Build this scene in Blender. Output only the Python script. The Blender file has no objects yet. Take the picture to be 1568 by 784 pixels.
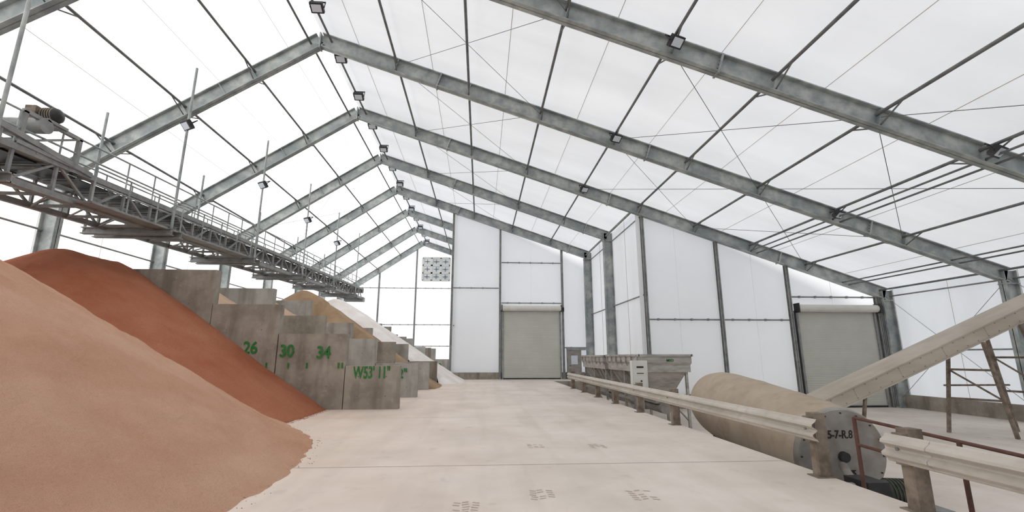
import bpy, math, random
from mathutils import Vector, noise
random.seed(4)
def lin(c):
    return tuple(((v/255)/12.92 if v/255<=.04045 else ((v/255+.055)/1.055)**2.4) for v in c)+(1,)
# ---------------------------------------------------------------- materials
def mat(name,c1,c2=None,rough=.7,metal=0,scale=2.0,detail=6,bump=0,bscale=None,stretch=(1,1,1),lo=.35,hi=.65,spec=.3,speck=None,stain=None,bdist=.03):
    m=bpy.data.materials.new(name); m.use_nodes=True; nt=m.node_tree; N=nt.nodes; L=nt.links
    b=N['Principled BSDF']; b.inputs['Roughness'].default_value=rough; b.inputs['Metallic'].default_value=metal
    b.inputs['Specular IOR Level'].default_value=spec
    tc=N.new('ShaderNodeTexCoord'); mp=N.new('ShaderNodeMapping'); mp.inputs['Scale'].default_value=stretch
    L.new(tc.outputs['Object'],mp.inputs['Vector'])
    if c2 is None: b.inputs['Base Color'].default_value=lin(c1)
    else:
        n=N.new('ShaderNodeTexNoise'); n.inputs['Scale'].default_value=scale; n.inputs['Detail'].default_value=detail; n.inputs['Roughness'].default_value=.6
        L.new(mp.outputs[0],n.inputs['Vector'])
        r=N.new('ShaderNodeValToRGB'); r.color_ramp.elements[0].position=lo; r.color_ramp.elements[1].position=hi
        r.color_ramp.elements[0].color=lin(c1); r.color_ramp.elements[1].color=lin(c2)
        L.new(n.outputs['Fac'],r.inputs[0]); col=r.outputs[0]
        for spec_,kind in ((speck,'s'),(stain,'t')):
            if not spec_: continue
            sc_,c3,amt,l0,h0=spec_
            n3=N.new('ShaderNodeTexNoise'); n3.inputs['Scale'].default_value=sc_; n3.inputs['Detail'].default_value=4
            if kind=='t':
                mp3=N.new('ShaderNodeMapping'); mp3.inputs['Scale'].default_value=(1,1,.15); L.new(tc.outputs['Object'],mp3.inputs['Vector']); L.new(mp3.outputs[0],n3.inputs['Vector'])
            else: L.new(tc.outputs['Object'],n3.inputs['Vector'])
            mr=N.new('ShaderNodeMapRange'); mr.inputs['From Min'].default_value=l0; mr.inputs['From Max'].default_value=h0; mr.inputs['To Max'].default_value=amt
            L.new(n3.outputs['Fac'],mr.inputs['Value'])
            mx=N.new('ShaderNodeMix'); mx.data_type='RGBA'; L.new(mr.outputs[0],mx.inputs['Factor']); L.new(col,mx.inputs['A']); mx.inputs['B'].default_value=lin(c3)
            col=mx.outputs['Result']
        L.new(col,b.inputs['Base Color'])
    if bump:
        n2=N.new('ShaderNodeTexNoise'); n2.inputs['Scale'].default_value=bscale or scale*4; n2.inputs['Detail'].default_value=8; n2.inputs['Roughness'].default_value=.68
        L.new(mp.outputs[0],n2.inputs['Vector'])
        bp=N.new('ShaderNodeBump'); bp.inputs['Strength'].default_value=bump; bp.inputs['Distance'].default_value=bdist
        L.new(n2.outputs['Fac'],bp.inputs['Height']); L.new(bp.outputs[0],b.inputs['Normal'])
    return m
def membrane(name,col):
    m=bpy.data.materials.new(name); m.use_nodes=True; nt=m.node_tree; N=nt.nodes; L=nt.links
    N.remove(N['Principled BSDF']); out=N['Material Output']
    tc=N.new('ShaderNodeTexCoord'); mp=N.new('ShaderNodeMapping'); mp.inputs['Scale'].default_value=(.12,.55,.12); L.new(tc.outputs['Object'],mp.inputs['Vector'])
    n=N.new('ShaderNodeTexNoise'); n.inputs['Scale'].default_value=1; n.inputs['Detail'].default_value=5
    L.new(mp.outputs[0],n.inputs['Vector'])
    r=N.new('ShaderNodeValToRGB'); r.color_ramp.elements[0].position=.3; r.color_ramp.elements[1].position=.68
    r.color_ramp.elements[0].color=lin([int(x*.95) for x in col]); r.color_ramp.elements[1].color=lin(col)
    L.new(n.outputs['Fac'],r.inputs[0])
    d=N.new('ShaderNodeBsdfDiffuse'); t=N.new('ShaderNodeBsdfTranslucent'); mx=N.new('ShaderNodeMixShader'); mx.inputs[0].default_value=.5
    L.new(r.outputs[0],d.inputs[0]); L.new(r.outputs[0],t.inputs[0]); L.new(d.outputs[0],mx.inputs[1]); L.new(t.outputs[0],mx.inputs[2]); L.new(mx.outputs[0],out.inputs[0])
    return m
M_mem=membrane('white_membrane',(248,249,251))
M_steel=mat('galvanised_steel',(142,148,147),(182,186,182),rough=.55,metal=.15,scale=2.2,detail=9,lo=.38,hi=.62,speck=(.9,(126,134,136),.6,.45,.65))
M_steel2=mat('galvanised_steel_dark',(128,129,128),(156,157,154),rough=.6,metal=.2,scale=3)
M_pur=mat('purlin_steel',(100,102,102),(124,125,123),rough=.6,metal=.2,scale=3)
M_dark=mat('dark_metal',(46,46,48),(66,64,64),rough=.5,metal=.3)
M_lens=mat('lamp_lens',(205,212,220),None,rough=.15)
M_seam=mat('seam_webbing',(206,200,190),(190,184,174),rough=.9)
M_seam2=mat('wall_seam',(240,242,244),(233,235,237),rough=.9)
M_conc=mat('concrete_weathered',(134,127,117),(168,161,149),rough=.9,scale=1.1,bump=.25,bscale=12,stain=(2.2,(106,99,89),.75,.5,.72),speck=(7,(178,169,156),.5,.55,.75))
M_conc2=mat('concrete_pale',(160,157,150),(184,182,175),rough=.9,scale=1.4,bump=.2,bscale=12,stain=(2.5,(132,126,117),.7,.48,.68))
M_green=mat('green_stencil_paint',(40,112,48),(60,130,66),rough=.8,scale=9)
M_door=mat('rolling_door_slats',(190,189,181),(198,197,189),rough=.6,scale=.8)
M_hood=mat('door_hood',(210,207,199),(220,217,210),rough=.6)
M_rail=mat('guardrail_galvanised',(184,177,167),(206,200,190),rough=.5,metal=.2,scale=2,stretch=(1,.3,1),speck=(7,(160,150,138),.4,.5,.75))
M_post=mat('guardrail_post',(104,93,82),(146,133,119),rough=.8,scale=5,bump=.2)
M_drum=mat('dusty_drum',(166,151,133),(184,170,152),rough=.85,scale=.9,bump=.12,bscale=9,speck=(4,(152,136,118),.45,.5,.75))
M_plate=mat('dull_plate',(136,131,126),(160,155,149),rough=.6,metal=.15,scale=2.5,speck=(3,(118,102,90),.5,.5,.7))
M_rust=mat('rust_brown',(84,60,52),(106,76,66),rough=.8,scale=6)
M_stain=mat('stainless',(152,148,142),(186,181,174),rough=.42,metal=.35,scale=2,stretch=(1,1,4))
M_box=mat('control_box',(206,206,200),(218,218,212),rough=.5)
M_black=mat('black_ink',(48,44,42),None,rough=.8)
M_motor=mat('motor_green',(56,64,56),(90,88,78),rough=.6,metal=.2,scale=6)
M_belt=mat('dusty_housing',(174,163,149),(194,184,171),rough=.85,scale=1.2,stretch=(.3,1,1))
M_peach=mat('peach_salt',(214,162,132),(236,196,168),rough=.97,scale=.5,detail=10,bump=1,bscale=8,lo=.3,hi=.7,spec=.08,speck=(110,(202,140,106),.55,.5,.7),bdist=.1)
M_red=mat('red_salt',(176,106,78),(202,138,108),rough=.97,scale=.5,detail=10,bump=1,bscale=8,lo=.3,hi=.7,spec=.08,speck=(70,(154,86,58),.55,.5,.7),bdist=.1)
M_brown=mat('brown_salt',(150,124,98),(172,146,118),rough=.97,scale=1,bump=.6,bscale=14,spec=.08)
M_white=mat('white_salt',(226,216,210),(242,236,232),rough=.97,scale=1,bump=.5,bscale=14,spec=.08)
M_tan=mat('tan_salt',(186,158,134),(202,176,152),rough=.97,scale=1,bump=.6,bscale=14,spec=.08)
M_joint=mat('joint_dark',(184,171,160),(194,182,171),rough=.95)
M_tread=mat('tyre_dust',(178,163,151),(190,176,165),rough=.95,scale=9)
def floor_mat():
    m=mat('dusty_concrete_floor',(204,193,182),(226,216,207),rough=.75,scale=.5,detail=10,bump=.08,bscale=30,lo=.32,hi=.66)
    nt=m.node_tree; N=nt.nodes; L=nt.links; b=N['Principled BSDF']
    src=b.inputs['Base Color'].links[0].from_socket
    tc=N.new('ShaderNodeTexCoord'); sx=N.new('ShaderNodeSeparateXYZ'); L.new(tc.outputs['Object'],sx.inputs[0])
    n=N.new('ShaderNodeTexNoise'); n.inputs['Scale'].default_value=.8; n.inputs['Detail'].default_value=7; L.new(tc.outputs['Object'],n.inputs['Vector'])
    mr=N.new('ShaderNodeMapRange'); mr.inputs['From Min'].default_value=1.5; mr.inputs['From Max'].default_value=-5; L.new(sx.outputs['X'],mr.inputs['Value'])
    mm=N.new('ShaderNodeMath'); mm.operation='MULTIPLY'; L.new(mr.outputs[0],mm.inputs[0]); L.new(n.outputs['Fac'],mm.inputs[1])
    mx=N.new('ShaderNodeMix'); mx.data_type='RGBA'; L.new(mm.outputs[0],mx.inputs['Factor']); L.new(src,mx.inputs['A']); mx.inputs['B'].default_value=lin((226,196,174))
    n3=N.new('ShaderNodeTexNoise'); n3.inputs['Scale'].default_value=1; n3.inputs['Detail'].default_value=6
    mp=N.new('ShaderNodeMapping'); mp.inputs['Scale'].default_value=(1.6,.12,1); L.new(tc.outputs['Object'],mp.inputs['Vector']); L.new(mp.outputs[0],n3.inputs['Vector'])
    r=N.new('ShaderNodeValToRGB'); r.color_ramp.elements[0].position=.5; r.color_ramp.elements[1].position=.75
    r.color_ramp.elements[1].color=(.4,.4,.4,1); L.new(n3.outputs['Fac'],r.inputs[0])
    mx2=N.new('ShaderNodeMix'); mx2.data_type='RGBA'; L.new(r.outputs[0],mx2.inputs['Factor']); L.new(mx.outputs['Result'],mx2.inputs['A']); mx2.inputs['B'].default_value=lin((186,172,161))
    n4=N.new('ShaderNodeTexNoise'); n4.inputs['Scale'].default_value=2.6; n4.inputs['Detail'].default_value=8; L.new(tc.outputs['Object'],n4.inputs['Vector'])
    r4=N.new('ShaderNodeMapRange'); r4.inputs['From Min'].default_value=.62; r4.inputs['From Max'].default_value=.78; r4.inputs['To Max'].default_value=.4; L.new(n4.outputs['Fac'],r4.inputs['Value'])
    mx3=N.new('ShaderNodeMix'); mx3.data_type='RGBA'; L.new(r4.outputs[0],mx3.inputs['Factor']); L.new(mx2.outputs['Result'],mx3.inputs['A']); mx3.inputs['B'].default_value=lin((164,149,138))
    L.new(mx3.outputs['Result'],b.inputs['Base Color'])
    return m
M_floor=floor_mat()
# ---------------------------------------------------------------- mesh builder
class MB:
    def __init__(s): s.v=[];s.f=[];s.m=[];s.mats=[];s.sm=[]
    def mi(s,m):
        if m not in s.mats: s.mats.append(m)
        return s.mats.index(m)
    def add(s,vs,fs,m,smooth=False):
        o=len(s.v); s.v+= [tuple(v) for v in vs]; k=s.mi(m)
        for f in fs: s.f.append([i+o for i in f]); s.m.append(k); s.sm.append(smooth)
    def box(s,a,b,m):
        x0,y0,z0=a;x1,y1,z1=b
        s.add([(x0,y0,z0),(x1,y0,z0),(x1,y1,z0),(x0,y1,z0),(x0,y0,z1),(x1,y0,z1),(x1,y1,z1),(x0,y1,z1)],
              [(3,2,1,0),(4,5,6,7),(0,1,5,4),(1,2,6,5),(2,3,7,6),(3,0,4,7)],m)
    def obox(s,p0,p1,n,sd,n0,n1,s0,s1,m):
        vs=[]
        for p in (p0,p1):
            for a,b in ((n0,s0),(n1,s0),(n1,s1),(n0,s1)): vs.append(p+n*a+sd*b)
        s.add(vs,[(0,1,2,3),(7,6,5,4),(0,4,5,1),(1,5,6,2),(2,6,7,3),(3,7,4,0)],m)
    def ibeam(s,p0,p1,up,dep,fw,m,tw=.025,tf=.035):
        p0=Vector(p0);p1=Vector(p1);a=(p1-p0).normalized();sd=a.cross(Vector(up)).normalized();n=sd.cross(a)
        h=dep/2
        s.obox(p0,p1,n,sd,-h,h,-tw/2,tw/2,m); s.obox(p0,p1,n,sd,h-tf,h,-fw/2,fw/2,m); s.obox(p0,p1,n,sd,-h,-h+tf,-fw/2,fw/2,m)
    def bar(s,p0,p1,w,h,m,up=(0,0,1)):
        p0=Vector(p0);p1=Vector(p1);a=(p1-p0).normalized();u=Vector(up)
        if abs(a.dot(u))>.99: u=Vector((1,0,0))
        sd=a.cross(u).normalized();n=sd.cross(a)
        s.obox(p0,p1,n,sd,-h/2,h/2,-w/2,w/2,m)
    def tube(s,p0,p1,r,m,n=8,r2=None,cap=True):
        p0=Vector(p0);p1=Vector(p1);a=(p1-p0).normalized();u=Vector((0,0,1))
        if abs(a.dot(u))>.99:u=Vector((1,0,0))
        sd=a.cross(u).normalized();q=sd.cross(a);r2=r if r2 is None else r2
        vs=[]
        for p,rr in((p0,r),(p1,r2)):
            for i in range(n):
                t=2*math.pi*i/n; vs.append(p+(sd*math.cos(t)+q*math.sin(t))*rr)
        s.add(vs,[(i,(i+1)%n,n+(i+1)%n,n+i) for i in range(n)],m,True)
        if cap: s.add(vs,[tuple(range(n-1,-1,-1)),tuple(range(n,2*n))],m)
    def lathe(s,p0,p1,prof,m,n=40):
        p0=Vector(p0);p1=Vector(p1);a=(p1-p0).normalized();u=Vector((0,0,1))
        sd=a.cross(u).normalized();q=sd.cross(a);vs=[];fs=[]
        for t,r in prof:
            for i in range(n):
                k=2*math.pi*i/n; vs.append(p0+a*t+(sd*math.cos(k)+q*math.sin(k))*r)
        for j in range(len(prof)-1):
            for i in range(n): fs.append((j*n+i,j*n+(i+1)%n,(j+1)*n+(i+1)%n,(j+1)*n+i))
        s.add(vs,fs,m,True)
    def extr(s,pts,y0,y1,m,closed=False,smooth=False):
        n=len(pts);vs=[(p[0],y0,p[1]) for p in pts]+[(p[0],y1,p[1]) for p in pts]
        fs=[(i,i+1,n+i+1,n+i) for i in range(n-1)]
        if closed: fs+=[(n-1,0,n,2*n-1),tuple(range(n-1,-1,-1)),tuple(range(n,2*n))]
        s.add(vs,fs,m,smooth)
    def obj(s,name,parent=None,loc=None,rot=None):
        me=bpy.data.meshes.new(name); me.from_pydata(s.v,[],s.f)
        for m in s.mats: me.materials.append(m)
        me.polygons.foreach_set('material_index',s.m); me.polygons.foreach_set('use_smooth',s.sm); me.update()
        o=bpy.data.objects.new(name,me); bpy.context.collection.objects.link(o)
        if parent: o.parent=parent
        if loc: o.location=loc
        if rot: o.rotation_euler=rot
        return o
def text(body,size,m,loc,rot,parent,name,extr=.004,sx=1):
    c=bpy.data.curves.new(name,'FONT'); c.body=body; c.size=size; c.extrude=extr; c.offset=size*.018
    t=bpy.data.objects.new(name+'_c',c); bpy.context.collection.objects.link(t)
    bpy.context.view_layer.update()
    me=bpy.data.meshes.new_from_object(t.evaluated_get(bpy.context.evaluated_depsgraph_get())); me.name=name
    bpy.data.objects.remove(t); me.materials.clear(); me.materials.append(m)
    o=bpy.data.objects.new(name,me); bpy.context.collection.objects.link(o); o.location=loc; o.rotation_euler=rot; o.parent=parent; o.scale=(sx,1,1)
    return o
# ---------------------------------------------------------------- building constants
RX,RZ=-6.93,14.79; XL=-16.1; XR=22.0; XB=8.4; XC=-2.33; ZP=-.9
SR,SL=.3376,.68
FY=[-6.24,-.24,5.76,11.76,17.76,23.76,29.76,35.76,41.76,47.76,53.76]
def zc(x): return RZ-SR*(x-RX) if x>RX else RZ-SL*(RX-x)
def rz(x): return zc(x)+.39
def xr_of(y): return XR if y<24 else (XB if y<36 else XC)
PR=[-3.7,-.65,2.4,5.45,8.5,11.55,14.6,17.65]; PL=[-9.45,-11.95,-14.4]
for y in FY:
    b=MB(); xr=xr_of(y); base=ZP if xr>0 else 0
    b.ibeam((RX,y,RZ),(xr,y,zc(xr)),(0,0,1),.62,.3,M_steel)
    b.ibeam((RX,y,RZ),(XL,y,zc(XL)),(0,0,1),.62,.3,M_steel)
    b.ibeam((XL,y,0),(XL,y,zc(XL)+.2),(1,0,0),.6,.3,M_steel)
    b.ibeam((xr,y,base),(xr,y,zc(xr)+.2),(1,0,0),.6,.3,M_steel)
    b.box((RX-.03,y-.17,RZ-.42),(RX+.03,y+.17,RZ+.3),M_steel)
    aR=Vector((1,0,-SR)).normalized(); nR=Vector((SR,0,1)).normalized(); aL=Vector((-1,0,-SL)).normalized(); nL=Vector((-SL,0,1)).normalized()
    for x in [p for p in PR if p<xr-1]:
        c=Vector((x,y,zc(x))); b.obox(c-aR*.012,c+aR*.012,nR,Vector((0,1,0)),-.29,.29,-.14,.14,M_steel)
    for x in (-1.9,6.9,16.2):
        if x<xr-1:
            c=Vector((x,y,zc(x))); b.obox(c-aR*.03,c+aR*.03,nR,Vector((0,1,0)),-.36,.31,-.16,.16,M_steel)
            for sy in (-.1,.1):
                for kk in (-.2,-.07,.07,.2):
                    q=c+nR*kk+Vector((0,sy,0)); b.tube(q-aR*.055,q+aR*.055,.018,M_pur,6)
    for x in PL+[-10.6]:
        c=Vector((x,y,zc(x))); b.obox(c-aL*.012,c+aL*.012,nL,Vector((0,1,0)),-.29,.29,-.14,.14,M_steel)
    for xx,sg in ((xr,-1),(XL,1)):
        z=zc(xx); b.box((xx-.33,y-.16,z-.38),(xx+.33,y+.16,z-.34),M_steel)
        b.box((xx-.4,y-.22,(base if sg<0 else 0)),(xx+.4,y+.22,(base if sg<0 else 0)+.04),M_steel)
    b.obj('steel_portal_frame')
b=MB()
for x in PR+PL+[XL+.15,XR-.3,RX+.45,RX-.4]:
    y1=36 if x<XB+.05 and x>XC else (24 if x>XB else 53.8)
    edge = x in (XL+.15,XR-.3,RX+.45,RX-.4)
    z=zc(x)+(.12 if not edge else .1)
    b.tube((x,-6.3,z),(x,y1,z),.05,M_pur,6)
    if edge: continue
    for y in FY[2:]:
        if y>y1+.1: continue
        b.tube((x,y-.95,z),(x,y-.05,zc(x)-.27),.025,M_pur,5)
        if y+.9<y1+.5: b.tube((x,y+.95,z),(x,y+.05,zc(x)-.27),.025,M_pur,5)
b.tube((XB-.1,23.8,zc(XB)),(XB-.1,35.8,zc(XB)),.07,M_steel2)
b.obj('roof_purlins')
b=MB()
for x in (14.6,19.6):
    for dx in (0,.35):
        b.tube((x+dx,5.8,zc(x+dx)-.2),(x+dx,23.7,zc(x+dx)-.2),.035,M_pur,6)
for i in range(2,len(FY)-1):
    y0,y1=FY[i],FY[i+1]; xr=xr_of(y1-.5 if y1<24 else (y0+1))
    for xa,xb in ((5.45,11.55),(11.55,17.65),(-3.7,2.4),(PL[0],PL[2])):
        if max(xa,xb)>xr: continue
        if i not in(3,4,6) and xa in (5.45,): continue
        if xa==PL[0] and i not in (6,8): continue
        b.tube((xa,y0,zc(xa)+.05),(xb,y1,zc(xb)+.05),.011,M_pur,4); b.tube((xb,y0,zc(xb)+.05),(xa,y1,zc(xa)+.05),.011,M_pur,4)
for y0,y1 in ((17.76,23.76),(11.76,17.76)):
    b.tube((XR,y0,-.4),(XR,y1,4.9),.012,M_steel2,4); b.tube((XR,y1,-.4),(XR,y0,4.9),.012,M_steel2,4)
b.obj('roof_bracing_rods')
# ---------------------------------------------------------------- ceiling membrane
b=MB()
def slope(x0,x1,y0,y1):
    b.add([(x0,y0,rz(x0)),(x1,y0,rz(x1)),(x1,y1,rz(x1)),(x0,y1,rz(x0))],[(0,1,2,3)],M_mem)
XLo=XL-.35; XRo=XR+.35
slope(XLo,RX,-6.4,53.95)
slope(RX,XRo,-6.4,23.95); slope(RX,XB+.35,23.95,35.95); slope(RX,XC+.35,35.95,53.95)
ps=sorted(PL+[RX]+PR+[XR])
for i in range(len(ps)-1):
    x=(ps[i]+ps[i+1])/2; y1=36 if x<XB and x>XC else (24 if x>XB else 53.8)
    b.tube((x,-6,rz(x)-.02),(x,y1,rz(x)-.02),.011,M_seam,4)
b.obj('ceiling')
# ---------------------------------------------------------------- floors
b=MB()
b.add([(XLo,-6.4,0),(5.12,-6.4,0),(5.12,53.95,0),(XLo,53.95,0)],[(0,1,2,3)],M_floor)
b.add([(5.12,33.2,0),(XB+.35,33.2,0),(XB+.35,36.1,0),(5.12,36.1,0)],[(0,1,2,3)],M_floor)
b.add([(5.12,-6.4,0),(5.12,-6.4,ZP),(5.12,33.2,ZP),(5.12,33.2,0)],[(0,1,2,3)],M_conc)
b.add([(5.12,33.2,0),(5.12,33.2,ZP),(XB+.35,33.2,ZP),(XB+.35,33.2,0)],[(0,1,2,3)],M_conc)
for y in (2,8,14,20,26,32): b.add([(-15,y,.003),(5.1,y,.003),(5.1,y+.014,.003),(-15,y+.014,.003)],[(0,1,2,3)],M_joint)
# dusty tyre-tread prints pressed on the slab
for cx,cy in ((.8,6.35),(2.06,6.25),(-.15,5.9),(1.1,9.6),(2.3,9.5)):
    for i in range(5):
        for j in range(3):
            if random.random()<.2: continue
            x=cx+(j-1)*.11+random.uniform(-.01,.01); y=cy+(i-2)*.09
            sk=.03*(1 if j%2 else -1)
            b.add([(x-.04,y-.02,.002),(x+.04,y-.02+sk,.002),(x+.04,y+.02+sk,.002),(x-.04,y+.02,.002)],[(0,1,2,3)],M_tread)
b.obj('floor')
b=MB(); b.add([(5.12,-6.4,ZP),(XRo,-6.4,ZP),(XRo,34,ZP),(5.12,34,ZP)],[(0,1,2,3)],M_floor); b.obj('floor.001')
# ---------------------------------------------------------------- walls
def tall_wall(name,y,x0,x1,zb,op=None,curb=.5,posts=(),girts=()):
    b=MB(); top=rz
    def pan(a,c,z0):
        xs=[a]+([RX] if a<RX<c else [])+[c]
        vs=[(a,y,z0),(c,y,z0)]+[(x,y,top(x)) for x in reversed(xs)]
        b.add(vs,[tuple(range(len(vs)))],M_mem)
        n=int((c-a)/2.0)
        for k in range(1,n):
            xx=a+(c-a)*k/n; b.box((xx-.006,y-.01,z0),(xx+.006,y-.002,top(xx)-.05),M_seam2)
    if op:
        ox0,ox1,oz=op
        pan(x0,ox0,zb+curb); pan(ox1,x1,zb+curb); pan(ox0,ox1,oz)
        b.box((x0,y-.1,zb),(ox0-.05,y+.2,zb+curb),M_conc); b.box((ox1+.05,y-.1,zb),(x1,y+.2,zb+curb),M_conc)
    else:
        pan(x0,x1,zb+curb); b.box((x0,y-.1,zb),(x1,y+.2,zb+curb),M_conc)
    for x in posts:
        b.ibeam((x,y-.14,zb),(x,y-.14,zc(x)),(0,1,0),.2,.16,M_steel2,tw=.02,tf=.02)
    for x0g,x1g,z in girts:
        b.tube((x0g,y-.1,z),(x1g,y-.1,z),.045,M_steel2,6)
        for k in range(int((x1g-x0g)/.9)):
            xx=x0g+.5+k*.9; b.box((xx-.04,y-.17,z-.06),(xx+.04,y-.05,z+.06),M_steel2)
    return b.obj(name)
tall_wall('wall_back_right',24.05,XB,XRo,ZP,(16.85,21.4,4.45),.7,posts=(XB+.3,12.75,16.6,21.55),girts=((8.8,12.65,3.6),(12.85,16.5,3.6),(16.7,21.9,4.85)))
tall_wall('wall_back',36.05,XC,XB+.35,0,(1.65,6.15,5.5),.5,posts=(XC+.05,1.45,6.35),girts=((-2.2,1.35,6.9),(1.55,6.25,8.95),(1.55,6.25,5.75),(6.45,8.2,2.35)))
tall_wall('wall_far',54.0,XLo,XC+.35,0,None,1.0,posts=(-7.6,-11.8,-3.4),girts=((-16,-2.4,5.2),(-16,-2.4,9.4),(-16,-2.4,2.8)))
b=MB()
b.add([(XLo,-6.4,0),(XRo,-6.4,ZP),(XRo,-6.4,rz(XRo)),(RX,-6.4,rz(RX)),(XLo,-6.4,rz(XLo))],[(0,1,2,3,4)],M_mem); b.obj('wall_front')
def side_wall(name,x,y0,y1,zb,curb,girts,dx):
    b=MB(); zt=rz(x)
    b.add([(x,y0,zb+curb),(x,y1,zb+curb),(x,y1,zt),(x,y0,zt)],[(0,1,2,3)],M_mem)
    b.box((min(x,x-dx*.25),y0,zb),(max(x,x-dx*.25),y1,zb+curb),M_conc)
    for z in girts: b.tube((x-dx*.12,y0,z),(x-dx*.12,y1,z),.04,M_steel2,6)
    y=y0+3
    while y<y1: b.tube((x-dx*.03,y,zb+curb),(x-dx*.03,y,zt),.012,M_seam,4); y+=3
    return b.obj(name)
side_wall('wall_left',XLo,-6.4,54,0,4.5,(6.3,8.3),-1)
side_wall('wall_right',XRo,-6.4,24.05,ZP,.65,(2.0,4.9),1)
side_wall('wall_inner_right',XB+.35,24.05,36.05,ZP,1.4,(4.9,9.2),1)
side_wall('wall_far_right',XC+.35,36.05,54,0,.5,(4,),1)
def roll_door(name,x0,x1,y,z0,z1):
    b=MB(); pts=[]; n=int((z1-z0)/.09)
    for i in range(n):
        z=z0+(z1-z0)*i/n; h=(z1-z0)/n
        for t,d in ((0,0),(.2,.006),(.75,.006),(.95,0)): pts.append((z+t*h,d))
    pts.append((z1,0)); m=len(pts)
    vs=[(x0,y-d,z) for z,d in pts]+[(x1,y-d,z) for z,d in pts]
    b.add(vs,[(i,i+m,i+m+1,i+1) for i in range(m-1)],M_door)
    b.box((x0-.12,y-.09,z0),(x0,y+.05,z1+.1),M_steel2); b.box((x1,y-.09,z0),(x1+.12,y+.05,z1+.1),M_steel2)
    b.tube((x0-.1,y-.22,z1+.02),(x1+.1,y-.22,z1+.02),.2,M_hood,20)
    for x in(x0-.16,x1+.1): b.box((x,y-.44,z1-.22),(x+.06,y,z1+.28),M_dark)
    b.box((x1+.16,y-.34,z1-.2),(x1+.34,y-.08,z1+.1),M_dark)
    b.box((x0-.2,y-.12,z0),(x0-.14,y-.02,z1-.1),M_dark)
    b.box((x0,y-.05,z0),(x1,y+.02,z0+.09),M_dark)
    return b.obj(name)
roll_door('door_1',1.72,6.08,35.98,0,5.3)
roll_door('door_2',16.98,21.28,23.98,ZP,4.2)
b=MB(); b.box((6.55,35.6,0),(7.65,35.85,2.15),M_steel2); b.box((6.63,35.57,.02),(7.57,35.62,2.07),M_plate); b.box((6.85,35.55,1.1),(7.35,35.58,1.75),M_lens); b.tube((6.72,35.54,1.0),(6.85,35.54,1.0),.02,M_dark)
b.box((6.55,35.55,2.15),(8.0,35.85,2.35),M_steel2)
b.obj('door_3')
b=MB()
x0,x1,z0,z1=-6.9,-3.75,10.3,13.0
M_pane=mat('window_pane',(196,204,208),(228,232,234),rough=.2,scale=1.5)
b.box((x0,53.86,z0),(x1,53.9,z1),M_pane)
for i in range(4):
    xx=x0+(x1-x0)*i/3; b.box((xx-.1,53.8,z0),(xx+.1,53.88,z1),M_box)
    zz=z0+(z1-z0)*i/3; b.box((x0,53.8,zz-.09),(x1,53.88,zz+.09),M_box)
for i in (0,1,2):
    for j in (0,1,2):
        cx=x0+(x1-x0)*(i+.5)/3; cz=z0+(z1-z0)*(j+.5)/3
        b.box((cx-.3,53.79,cz-.03),(cx+.3,53.82,cz+.03),M_pur); b.box((cx-.03,53.79,cz-.25),(cx+.03,53.82,cz+.25),M_pur)
b.obj('window_1')
# ---------------------------------------------------------------- floodlights
def lamp_mesh():
    b=MB()
    b.box((-.21,-.06,-.17),(.21,.08,.17),M_dark); b.box((-.16,-.075,-.12),(.16,-.06,.12),M_lens)
    for i in range(6): b.box((-.18+i*.065,.08,-.14),(-.165+i*.065,.13,.14),M_dark)
    b.bar((-.23,0,0),(-.23,.3,.05),.02,.03,M_dark); b.bar((.23,0,0),(.23,.3,.05),.02,.03,M_dark); b.box((-.24,.28,.03),(.24,.31,.07),M_dark)
    return b
lm=lamp_mesh().obj('floodlight'); me=lm.data
def lamp(x,y,z,rx=60,rzz=0,s=1):
    global lm
    o=lm if lm else bpy.data.objects.new('floodlight',me)
    if not lm: bpy.context.collection.objects.link(o)
    lm=None
    o.location=(x,y,z); o.rotation_euler=(math.radians(rx),0,math.radians(rzz)); o.scale=(s,s,s)
for k in range(13): lamp(-6.2,15.2+3*k,14.28,62,0,1.1)
for x,y in ((5.45,11.5),(5.45,17.5),(14.6,17.5),(5.45,23.5),(14.6,11.5)): lamp(x,y-.2,zc(x)-.12,50,20)
for y in (16.3,22.3,28.3,34.3): lamp(-10.75,y-.12,9.9,40,-30)
# ---------------------------------------------------------------- concrete bin walls
steps=[(-2.68,-4.5,1.40),(-4.5,-6.77,2.45),(-6.77,-9.02,3.43),(-9.02,-12.2,4.6),(-12.2,-16.05,4.6)]
def wall_h(x):
    for a,c,h in steps:
        if c<=x<=a: return h
    return 0 if x>-2.68 else 4.6
WY=(16.2,20.7,25.2,29.7,38.7,43.2,47.7)
walls=[]
for wi,y in enumerate(WY):
    b=MB()
    for i,(xa,xb,h) in enumerate(steps):
        dy=.02*((i+wi)%2); mm=M_conc if (wi==0 or (i+wi)%3==0) else M_conc2
        b.box((xb+.015,y+dy,0),(xa-.015,y+.32+dy,h),mm)
        for tx in (.25,.75):
            for tz in (.3,.75):
                X=xb+(xa-xb)*tx; b.tube((X,y+dy-.004,h*tz),(X,y+dy+.01,h*tz),.022,M_post,8)
    o=b.obj('concrete_bin_wall'); walls.append(o)
w=walls[0]; R=(math.pi/2,0,0); yy=16.185
text('26',.56,M_green,(-7.86,yy,1.8),R,w,'label_26',sx=.85); text('30',.56,M_green,(-6.68,yy,1.7),R,w,'label_30',sx=.85); text('34',.56,M_green,(-5.48,yy,1.65),R,w,'label_34',sx=.85)
text("W53' 11\"",.54,M_green,(-4.22,yy,1.0),R,w,'label_width',sx=.58)
b=MB()
for x,z in ((-7.05,1.42),(-6.35,1.42),(-5.75,1.42),(-4.72,1.42),(-4.6,1.42)): b.box((x-.022,16.18,z-.1),(x+.022,16.2,z+.08),M_green)
b.obj('tick_marks',parent=w)
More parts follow.
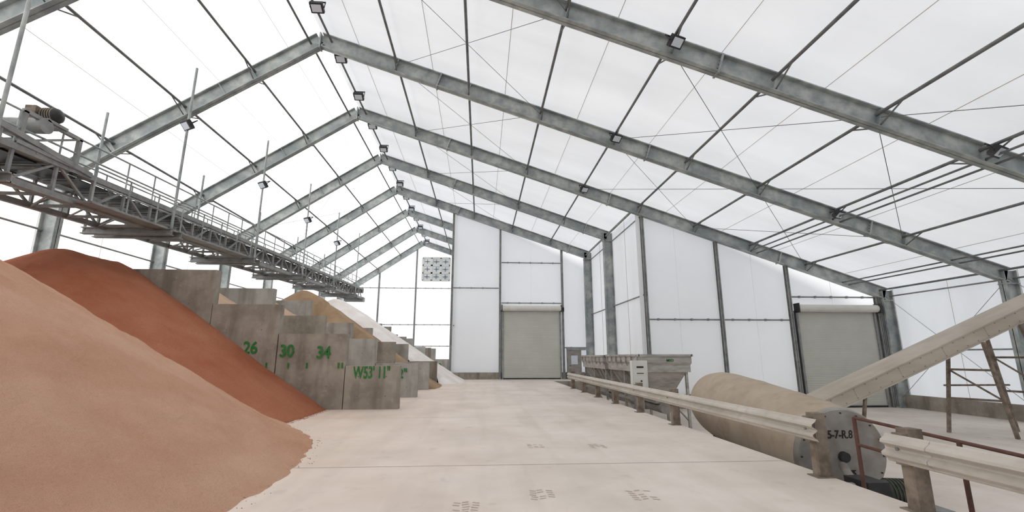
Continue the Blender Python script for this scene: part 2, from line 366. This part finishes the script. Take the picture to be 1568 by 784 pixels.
text("2\"",.55,M_green,(-3.5,20.68,.8),R,walls[1],'label_2',sx=.8)
text("34",.5,M_green,(-3.7,29.68,.95),R,walls[3],'label_34'); text("7 8",.5,M_green,(-3.8,38.68,.8),R,walls[4],'label_78')
# ---------------------------------------------------------------- salt heaps
def fb(x,y,s,o=4):
    v=0;a=1
    for i in range(o): v+=a*noise.noise(Vector((x*s,y*s,i*7.3))); s*=2.1; a*=.5
    return v
def cone(ax,ay0,ay1,H,k=.66,a=1.0,walls_=None,amp=1,toe=.75):
    def f(x,y):
        cy=min(max(y,ay0),ay1)
        r=math.hypot(x-ax,y-cy); th=math.atan2(y-cy,x-ax)
        z=H-k*math.sqrt(r*r+a*a)
        lo=min(1,r/2.5)
        z+=amp*(.04*fb(x,y,.5)+lo*.05*noise.noise(Vector((th*8,r*.22,ax)))+lo*.035*noise.noise(Vector((th*30,r*.5,ax+5)))+.022*fb(x,y,2.5,4))
        sl=noise.noise(Vector((x*.8,y*.8,9))); z+=amp*lo*.06*max(0,sl)*math.sin(r*3+6*sl)
        if z<.35: z=.35-(.35-z)*toe
        if walls_:
            h=wall_h(x)
            for wy in walls_:
                d=abs(y-wy); z=min(z,h-.05+.62*d+.05*noise.noise(Vector((x*1.3,wy,3))))
        return z
    return f
fA=cone(-12,7,7,6.0,a=1.3,amp=1.2); fR=cone(-12.4,14.3,17,5.1,k=.69,a=.4,toe=.92)
def heap(name,m,f,x0,x1,y0,y1,other=None,st=.11):
    nx=int((x1-x0)/st)+1; ny=int((y1-y0)/st)+1; vs=[];fs=[]
    for j in range(ny):
        for i in range(nx):
            x=x0+(x1-x0)*i/(nx-1); y=y0+(y1-y0)*j/(ny-1); z=f(x,y)
            keep = z>-.35 and (other is None or z>=other(x,y)-.3)
            vs.append((x,y,z,keep))
    b=MB(); idx={}; V=[]
    def gi(k):
        if k not in idx: idx[k]=len(V); V.append(vs[k][:3])
        return idx[k]
    for j in range(ny-1):
        for i in range(nx-1):
            k=j*nx+i; q=(k,k+1,k+nx+1,k+nx)
            if all(vs[t][3] for t in q) and any(vs[t][2]>-.05 for t in q): fs.append([gi(t) for t in q])
    b.add(V,fs,m,True)
    if st<.105:
        n=0
        while n<300:
            x=random.uniform(x0,x1); y=random.uniform(y0,y1); z=f(x,y)
            if -.1<z<.03 and (other is None or other(x,y)<.02):
                r=random.uniform(.005,.012); o=Vector((x,y,max(z,0)+r*.4))
                b.add([o+Vector(d)*r for d in ((1,0,0),(0,1,0),(-1,0,0),(0,-1,0),(0,0,.8),(0,0,-.8))],[(0,1,4),(1,2,4),(2,3,4),(3,0,4),(1,0,5),(2,1,5),(3,2,5),(0,3,5)],m,True); n+=1
    return b.obj(name)
heap('rock_salt_heap',M_peach,fA,-16,-2,-3,16.1,fR,.075)
heap('rock_salt_heap',M_red,fR,-16,-4,7,16.19,fA,.075)
fB=cone(-10.2,27.4,28,5.7,k=.73,a=.4,walls_=(25.52,29.7)); heap('rock_salt_heap',M_brown,fB,-16,-1.5,25.55,29.68,None,.13)
fW=cone(-10.3,33.6,34.5,5.95,a=.4,walls_=(30.02,38.7)); heap('rock_salt_heap',M_white,fW,-16,-1,30.05,38.65,None,.13)
fC=cone(-11.2,18.6,18.6,4.9,k=.7,a=.6,walls_=(16.52,20.7)); heap('rock_salt_heap',M_tan,fC,-16,-3,16.56,20.68,None,.13)
fD=cone(-11,23,23,5.1,k=.7,a=.6,walls_=(21.02,25.2)); heap('rock_salt_heap',M_tan,fD,-16,-3,21.06,25.18,None,.13)
# ---------------------------------------------------------------- overhead conveyor gantry
b=MB()
Y0,Y1=7.6,45.2
def zb(y): return 5.85+(y-11)*.0375
xi,xo=-11.4,-13.0; H=.85; HR=1.8
for x in (xi,xo):
    for dz,r in ((0,.08),(H,.08)): b.bar((x,Y0,zb(Y0)+dz),(x,Y1,zb(Y1)+dz),r*1.6,r*2,M_steel2)
    for dz in (1.35,HR): b.tube((x,Y0,zb(Y0)+dz),(x,Y1,zb(Y1)+dz),.028,M_steel,6)
    y=Y0;k=0
    while y<Y1-.5:
        b.bar((x,y,zb(y)),(x,y,zb(y)+H),.07,.07,M_steel2)
        yn=y+1.2
        p,q=((y,0),(yn,H)) if k%2 else ((y,H),(yn,0))
        b.bar((x,p[0],zb(p[0])+p[1]),(x,q[0],zb(q[0])+q[1]),.06,.06,M_steel2)
        b.tube((x,y,zb(y)+H),(x,y,zb(y)+HR),.025,M_steel,5)
        y=yn;k+=1
y=Y0
while y<Y1:
    b.bar((xi,y,zb(y)),(xo,y,zb(y)),.06,.08,M_steel2); b.bar((xi,y,zb(y)+H),(xo,y,zb(y)+H),.06,.06,M_steel2)
    b.bar((xi,y,zb(y)),(xo,min(y+1.2,Y1),zb(y)),.04,.04,M_steel2)
    b.tube((xo+.25,y,zb(y)+H-.12),(xi-.5,y,zb(y)+H-.12),.06,M_plate,8)
    y+=1.2
b.bar(((xi+xo)/2-.15,Y0,zb(Y0)+H),((xi+xo)/2-.15,Y1,zb(Y1)+H),.9,.03,M_dark)
b.bar(((xi+xo)/2-.15,Y0,zb(Y0)+.3),((xi+xo)/2-.15,Y1,zb(Y1)+.3),.9,.03,M_steel2)
b.bar((xi-.2,Y0,zb(Y0)+H+.05),(xi-.2,Y1,zb(Y1)+H+.05),.5,.04,M_steel2)
b.bar((xi+.3,13,zb(13)-.02),(xi+.3,22,zb(22)-.02),.55,.06,M_steel2)
for dz in (.5,1.0): b.tube((xi+.55,13,zb(13)+dz),(xi+.55,22,zb(22)+dz),.025,M_steel,6)
for k in range(8): b.tube((xi+.55,13+k*1.28,zb(13+k*1.28)),(xi+.55,13+k*1.28,zb(13+k*1.28)+1.0),.025,M_steel,5)
for x in (xi+.05,):
    b.bar((x,8.6,zb(9)+1.5),(x,13.4,zb(13)+.9),.12,.14,M_steel2)
    for k in range(5): y=8.9+k*.95; b.bar((x,y,zb(y)+H),(x,y,zb(y)+1.45-k*.12),.06,.06,M_steel2)
b.tube((xo,Y1,zb(Y1)+H-.1),(xi,Y1,zb(Y1)+H-.1),.25,M_plate,16)
b.box((xo-.1,Y1-.3,zb(Y1)-.3),(xi+.1,Y1+.5,zb(Y1)+.1),M_steel2)
for y in (10.2,16.3,22.3,28.3,34.3,40.3):
    z=zb(y)-.12; x0,x1=-13.7,-10.75
    b.ibeam((x0,y,z),(x1,y,z),(0,0,1),.24,.2,M_steel2); b.ibeam((x0,y+.5,z),(x1,y+.5,z),(0,0,1),.24,.2,M_steel2)
    for x in (x0+.05,x1-.05): b.tube((x,y,z),(x,y,zc(x)+.15),.045,M_steel,6)
g=b.obj('overhead_belt_conveyor')
b=MB(); yc=12.1; z0=zb(yc)+H+.05
b.box((xo-.1,yc-.9,z0),(xi+.1,yc+.9,z0+.1),M_steel2)
for x in (xo,xi):
    for y in (yc-.8,yc+.8):
        b.bar((x,y,z0),(x,y,z0+.9),.1,.1,M_steel2)
        b.tube((x-.05,y,z0-.02),(x+.05,y,z0-.02),.13,M_dark,14)
    b.bar((x,yc-.85,z0+.9),(x,yc+.85,z0+.9),.1,.1,M_steel2); b.bar((x,yc-.8,z0+.1),(x,yc+.8,z0+.9),.06,.06,M_steel2)
b.tube((xo-.1,yc-.3,z0+.75),(xi+.1,yc-.3,z0+.75),.2,M_steel2,18)
b.box((xi-.5,yc-.3,z0+.9),(xi+.1,yc+.3,z0+.98),M_steel2)
b.lathe((xi-.35,yc,z0+1.2),(xi+.1,yc,z0+1.2),[(0,0),(0,.16),(.06,.19),(.4,.19),(.45,.12),(.48,0)],M_dark,20)
for k in range(5): b.tube((xi-.27+k*.06,yc,z0+1.2),(xi-.25+k*.06,yc,z0+1.2),.21,M_post,16)
b.box((xi-.65,yc-.2,z0+.95),(xi-.38,yc+.2,z0+1.4),M_post)
b.obj('drive_unit',parent=g)
# ---------------------------------------------------------------- guardrails
def guardrail(y0,y1,posts):
    b=MB(); zt=.82; xf=4.86
    prof=[(0,0),(-.015,.012),(-.02,.03),(-.08,.07),(-.085,.1),(-.02,.14),(-.01,.155),(-.02,.17),(-.085,.21),(-.08,.24),(-.02,.28),(-.015,.298),(0,.31)]
    pts=[(xf+p[0],zt-.31+p[1]) for p in prof]; back=[(x+.008,z) for x,z in reversed(pts)]
    b.extr(pts+back,y0,y1,M_rail,closed=True)
    for y in posts:
        b.box((xf+.07,y-.08,-.0),(xf+.25,y+.08,.89),M_post); b.box((xf+.0,y-.07,zt-.33),(xf+.07,y+.07,zt+.02),M_post)
        b.box((xf+.0,y-.12,0),(xf+.26,y+.12,.015),M_post)
        b.tube((xf-.03,y,zt-.155),(xf+.02,y,zt-.155),.022,M_steel2,8)
    y=y0+3.8
    while y<y1: b.extr([(x-.004,z) for x,z in pts],y,y+.3,M_rail); y+=3.8
    return b.obj('guardrail')
guardrail(6.75,26.2,(6.98,12.2,14.9,17.6,20.3,23,25.7))
guardrail(1.2,5.58,(5.42,2.6))
b=MB()
p=[(5.32,6.6),(5.6,5.4),(5.95,3.9),(6.2,2.6)]
for (xa,ya),(xb_,yb) in zip(p[:-1],p[1:]):
    for z in (.86,.5): b.tube((xa,ya,z-(6.6-ya)*.1),(xb_,yb,z-(6.6-yb)*.1),.022,M_rust,8)
for x,y in p: b.tube((x,y,ZP),(x,y,.86-(6.6-y)*.1),.026,M_rust,8)
b.obj('pit_handrail')
# ---------------------------------------------------------------- rotary drum
b=MB()
A=Vector((6.6,8.7,-.05)); B=Vector((6.75,13.7,.5)); a=(B-A).normalized(); L=(B-A).length; Rr=.88
b.lathe(A,B,[(0.0,Rr*.93),(.12,Rr*.97),(.6,Rr),(1.3,Rr*1.01),(1.32,Rr*1.02),(1.36,Rr*1.02),(1.38,Rr*1.01),(2.7,Rr*1.02),(2.72,Rr*1.03),(2.76,Rr*1.03),(2.78,Rr*1.02),(3.9,Rr*1.01),(4.3,Rr*.98),(4.65,Rr*.9),(4.88,Rr*.76),(L,Rr*.5),(L+.02,0)],M_drum,56)
b.lathe(A,B,[(-.12,Rr*.93),(-.08,Rr*.96),(.0,Rr*.96),(.02,Rr*.9)],M_plate,56)
s=a.cross(Vector((0,0,1))).normalized(); q=s.cross(a)
b.tube(A-a*.12,A-a*.05,Rr*.93,M_plate,56)
b.tube(A-a*.2,A-a*.1,.09,M_dark,20)
for k in range(16):
    t=2*math.pi*k/16; c=A-a*.12+(s*math.cos(t)+q*math.sin(t))*Rr*.87
    b.tube(c,c-a*.02,.014,M_dark,8)
for t in (.5,3.7):
    c=A+a*t
    for sx in (-.55,.55):
        cc=Vector((c.x+sx,c.y,c.z-Rr*.88)); b.tube(cc-a*.1,cc+a*.1,.11,M_dark,16); b.box((cc.x-.1,cc.y-.15,ZP),(cc.x+.1,cc.y+.15,max(cc.z,ZP+.1)),M_steel2)
    b.box((c.x-.9,c.y-.12,ZP),(c.x+.9,c.y+.12,ZP+.14),M_steel2)
drum=b.obj('rotary_coating_drum')
tilt=math.radians(90+6.3)
def on_disc(dx,dz): return A-a*.135+s*dx+q*dz
text('7.5-7-R.8',.2,M_black,on_disc(-.38,.32),(tilt,0,0),drum,'stencil',sx=.8)
text('75',.16,M_black,on_disc(.1,-.35),(tilt,0,0),drum,'stencil_small',sx=.8)
b=MB()
c=Vector((6.35,7.55,-.4))
b.lathe(c,c+Vector((.7,-.15,0)),[(0,0),(0,.16),(.08,.2),(.55,.2),(.62,.16),(.68,.1),(.7,0)],M_motor,20)
for k in range(9): b.tube(c+Vector((.1+k*.05,-.02-k*.011,0)),c+Vector((.115+k*.05,-.023-k*.011,0)),.225,M_motor,16)
b.box((6.0,7.35,-.6),(6.35,7.85,-.2),M_dark); b.tube((5.95,7.6,-.35),(5.7,7.6,-.35),.1,M_plate,14)
b.tube((6.2,7.9,-.35),(6.5,8.48,-.2),.07,M_plate,12)
b.box((5.75,7.2,-.62),(7.2,8.1,-.58),M_steel2)
for x,y in ((5.8,7.25),(7.15,7.25),(5.8,8.05),(7.15,8.05)): b.box((x-.04,y-.04,ZP),(x+.04,y+.04,-.6),M_steel2)
b.obj('drum_drive_motor')
# ---------------------------------------------------------------- inclined belt conveyor
b=MB()
P0=Vector((10.2,15.4,-.2)); P1=Vector((20.6,15.4,3.95)); d=(P1-P0).normalized(); n=Vector((-d.z,0,d.x)); s=Vector((0,1,0))
b.obox(P0,P1,n,s,.1,.13,-.5,.5,M_belt)
cov=[(-.53,.16),(-.35,.24),(0,.28),(.35,.24),(.53,.16)]
vs=[]
for p in (P0+d*.5,P1): vs+=[p+n*z+s*y for y,z in cov]
b.add(vs,[(i,i+1,i+6,i+5) for i in range(4)],M_belt)
for y in (-.52,.52):
    b.obox(P0,P1,n,s,-.28,.16,y-.015,y+.015,M_belt)
    for z in (-.28,.16): b.obox(P0,P1,n,s,z-.02,z+.02,y-.05,y+.05,M_belt)
Lc=(P1-P0).length; k=.3
while k<Lc:
    c=P0+d*k
    b.tube(c-s*.535+n*.08,c-s*.55+n*.08,.018,M_plate,8); b.tube(c-s*.535-n*.2,c-s*.55-n*.2,.018,M_plate,8)
    if int(k/.45)%4==0: b.obox(c-d*.012,c+d*.012,n,s,-.26,.14,-.545,-.535,M_belt)
    b.tube(c+s*-.5-n*.2,c+s*.5-n*.2,.05,M_dark,8)
    k+=.45
b.tube(P0-s*.55-n*.05,P0+s*.55-n*.05,.2,M_plate,18)
def pc(x,y,off=-.28):
    t=(x-P0.x)/d.x; c=P0+d*t+n*off; return Vector((c.x,y,c.z))
for xt,xb_ in ((16.8,16.4),(18.3,19.0)):
    t0=pc(xt,16.0); t1=pc(xt,14.8); g0=Vector((xb_,16.1,ZP)); g1=Vector((xb_+.9 if xb_<17 else xb_+.4,14.7,ZP))
    b.bar(t0,g0,.09,.09,M_post); b.bar(t1,g1,.09,.09,M_post)
    for f in (.3,.62): b.bar(t0.lerp(g0,f),t1.lerp(g1,f),.06,.07,M_post)
    b.bar(t0.lerp(g0,.3),t1.lerp(g1,.62),.05,.05,M_post)
b.bar((16.5,16.05,.7),(19,16.05,.7),.06,.06,M_post); b.bar((12.2,15.9,ZP),pc(12.4,15.9),.08,.08,M_post); b.bar((12.2,14.9,ZP),pc(12.4,14.9),.08,.08,M_post)
b.obj('inclined_belt_conveyor')
# ---------------------------------------------------------------- stainless hoppers
def hopper(y0,y1,x0,x1,zt,box=False):
    b=MB(); zl=zt-.25; zbm=.25; w0=(x0+x1)/2-.28; w1=(x0+x1)/2+.28; e=.45
    def ring(xa,xb_,ya,yb,z): return [(xa,ya,z),(xb_,ya,z),(xb_,yb,z),(xa,yb,z)]
    R_=[ring(x0+.04,x1-.04,y0+.04,y1-.04,zt-.6),ring(x0+.04,x1-.04,y0+.04,y1-.04,zt),ring(x0,x1,y0,y1,zt),ring(x0,x1,y0,y1,zl),ring(w0,w1,y0+e,y1-e,zbm),ring(w0,w1,y0+e,y1-e,zbm-.25)]
    vs=sum(R_,[]); fs=[]
    for k in range(len(R_)-1):
        for i in range(4): fs.append((k*4+i,k*4+(i+1)%4,k*4+4+(i+1)%4,k*4+4+i))
    fs.append((20,21,22,23)); fs.append((3,2,1,0)); b.add(vs,fs,M_stain)
    b.box((x0-.05,y0-.05,zt-.04),(x0+.03,y1+.05,zt+.04),M_stain); b.box((x1-.03,y0-.05,zt-.04),(x1+.05,y1+.05,zt+.04),M_stain)
    b.box((x0,y0-.05,zt-.04),(x1,y0+.03,zt+.04),M_stain); b.box((x0,y1-.03,zt-.04),(x1,y1+.05,zt+.04),M_stain)
    ny=int((y1-y0)/.7)
    for i in range(ny+1):
        y=y0+.1+(y1-y0-.2)*i/ny; yb=y0+e+(y1-y0-2*e)*i/ny
        b.bar((x0-.02,y,zt),(x0-.02,y,zl),.06,.06,M_stain); b.bar((x0-.02,y,zl),(w0-.02,yb,zbm),.06,.06,M_stain)
        b.bar((x1+.02,y,zl),(w1+.02,yb,zbm),.06,.06,M_stain)
    for x in (x0+.15,x1-.15):
        for y in (y0+.2,(y0+y1)/2,y1-.2):
            b.bar((x,y,ZP),(x,y,zl-.05),.09,.09,M_stain)
        b.bar((x,y0+.2,.1),(x,y1-.2,.1),.08,.1,M_stain)
        b.bar((x,y0+.2,ZP+.3),(x,(y0+y1)/2,.1),.05,.05,M_stain)
    b.tube(((x0+x1)/2,y0+.2,-.15),((x0+x1)/2,y1-.2,-.15),.2,M_plate,12)
    o=b.obj('stainless_hopper')
    if box:
        c=MB(); c.box((x0-.35,y0-.35,.62),(x0+.2,y0-.08,1.56),M_box); c.box((x0-.32,y0-.365,.65),(x0+.17,y0-.35,1.53),M_box)
        c.box((x0-.2,y0-.37,1.3),(x0+.05,y0-.364,1.36),M_black); c.box((x0-.2,y0-.37,1.1),(x0+.05,y0-.364,1.13),M_rust); c.tube((x0-.05,y0-.39,.85),(x0-.05,y0-.36,.85),.03,M_black,10)
        c.box((x0-.3,y0-.3,ZP),(x0-.24,y0-.2,.62),M_steel2)
        c.box((x0+.05,y0-.1,1.3),(x0+.25,y0+.02,1.4),M_steel2)
        c.obj('control_box',parent=o)
        text('MRD',.13,M_green,((x0+x1)/2+.05,y0-.01,1.52),(math.pi/2,0,0),o,'badge')
hopper(17.0,21.3,5.75,7.75,1.74,True)
hopper(21.8,26.6,5.75,7.6,1.72)
# ---------------------------------------------------------------- light
w=bpy.data.worlds.new('overcast_sky'); bpy.context.scene.world=w; w.use_nodes=True
bg=w.node_tree.nodes['Background']; bg.inputs[0].default_value=(.935,.97,1,1); bg.inputs[1].default_value=.98
sd=bpy.data.lights.new('sun','SUN'); sd.energy=9; sd.angle=math.radians(4); sd.color=(1,.975,.94)
so=bpy.data.objects.new('sun',sd); bpy.context.collection.objects.link(so)
so.rotation_euler=Vector((.88,-.3,-.4)).to_track_quat('-Z','Y').to_euler(); so.location=(-30,0,40)
sc=bpy.context.scene; sc.view_settings.view_transform='Standard'; sc.view_settings.exposure=.12
cd=bpy.data.cameras.new('camera'); cd.lens=16.28; cd.sensor_width=36; cd.clip_end=300
co=bpy.data.objects.new('camera',cd); bpy.context.collection.objects.link(co)
co.location=(0,0,1.72); co.rotation_euler=(math.radians(90+12.18),0,math.radians(-3.79)); sc.camera=co
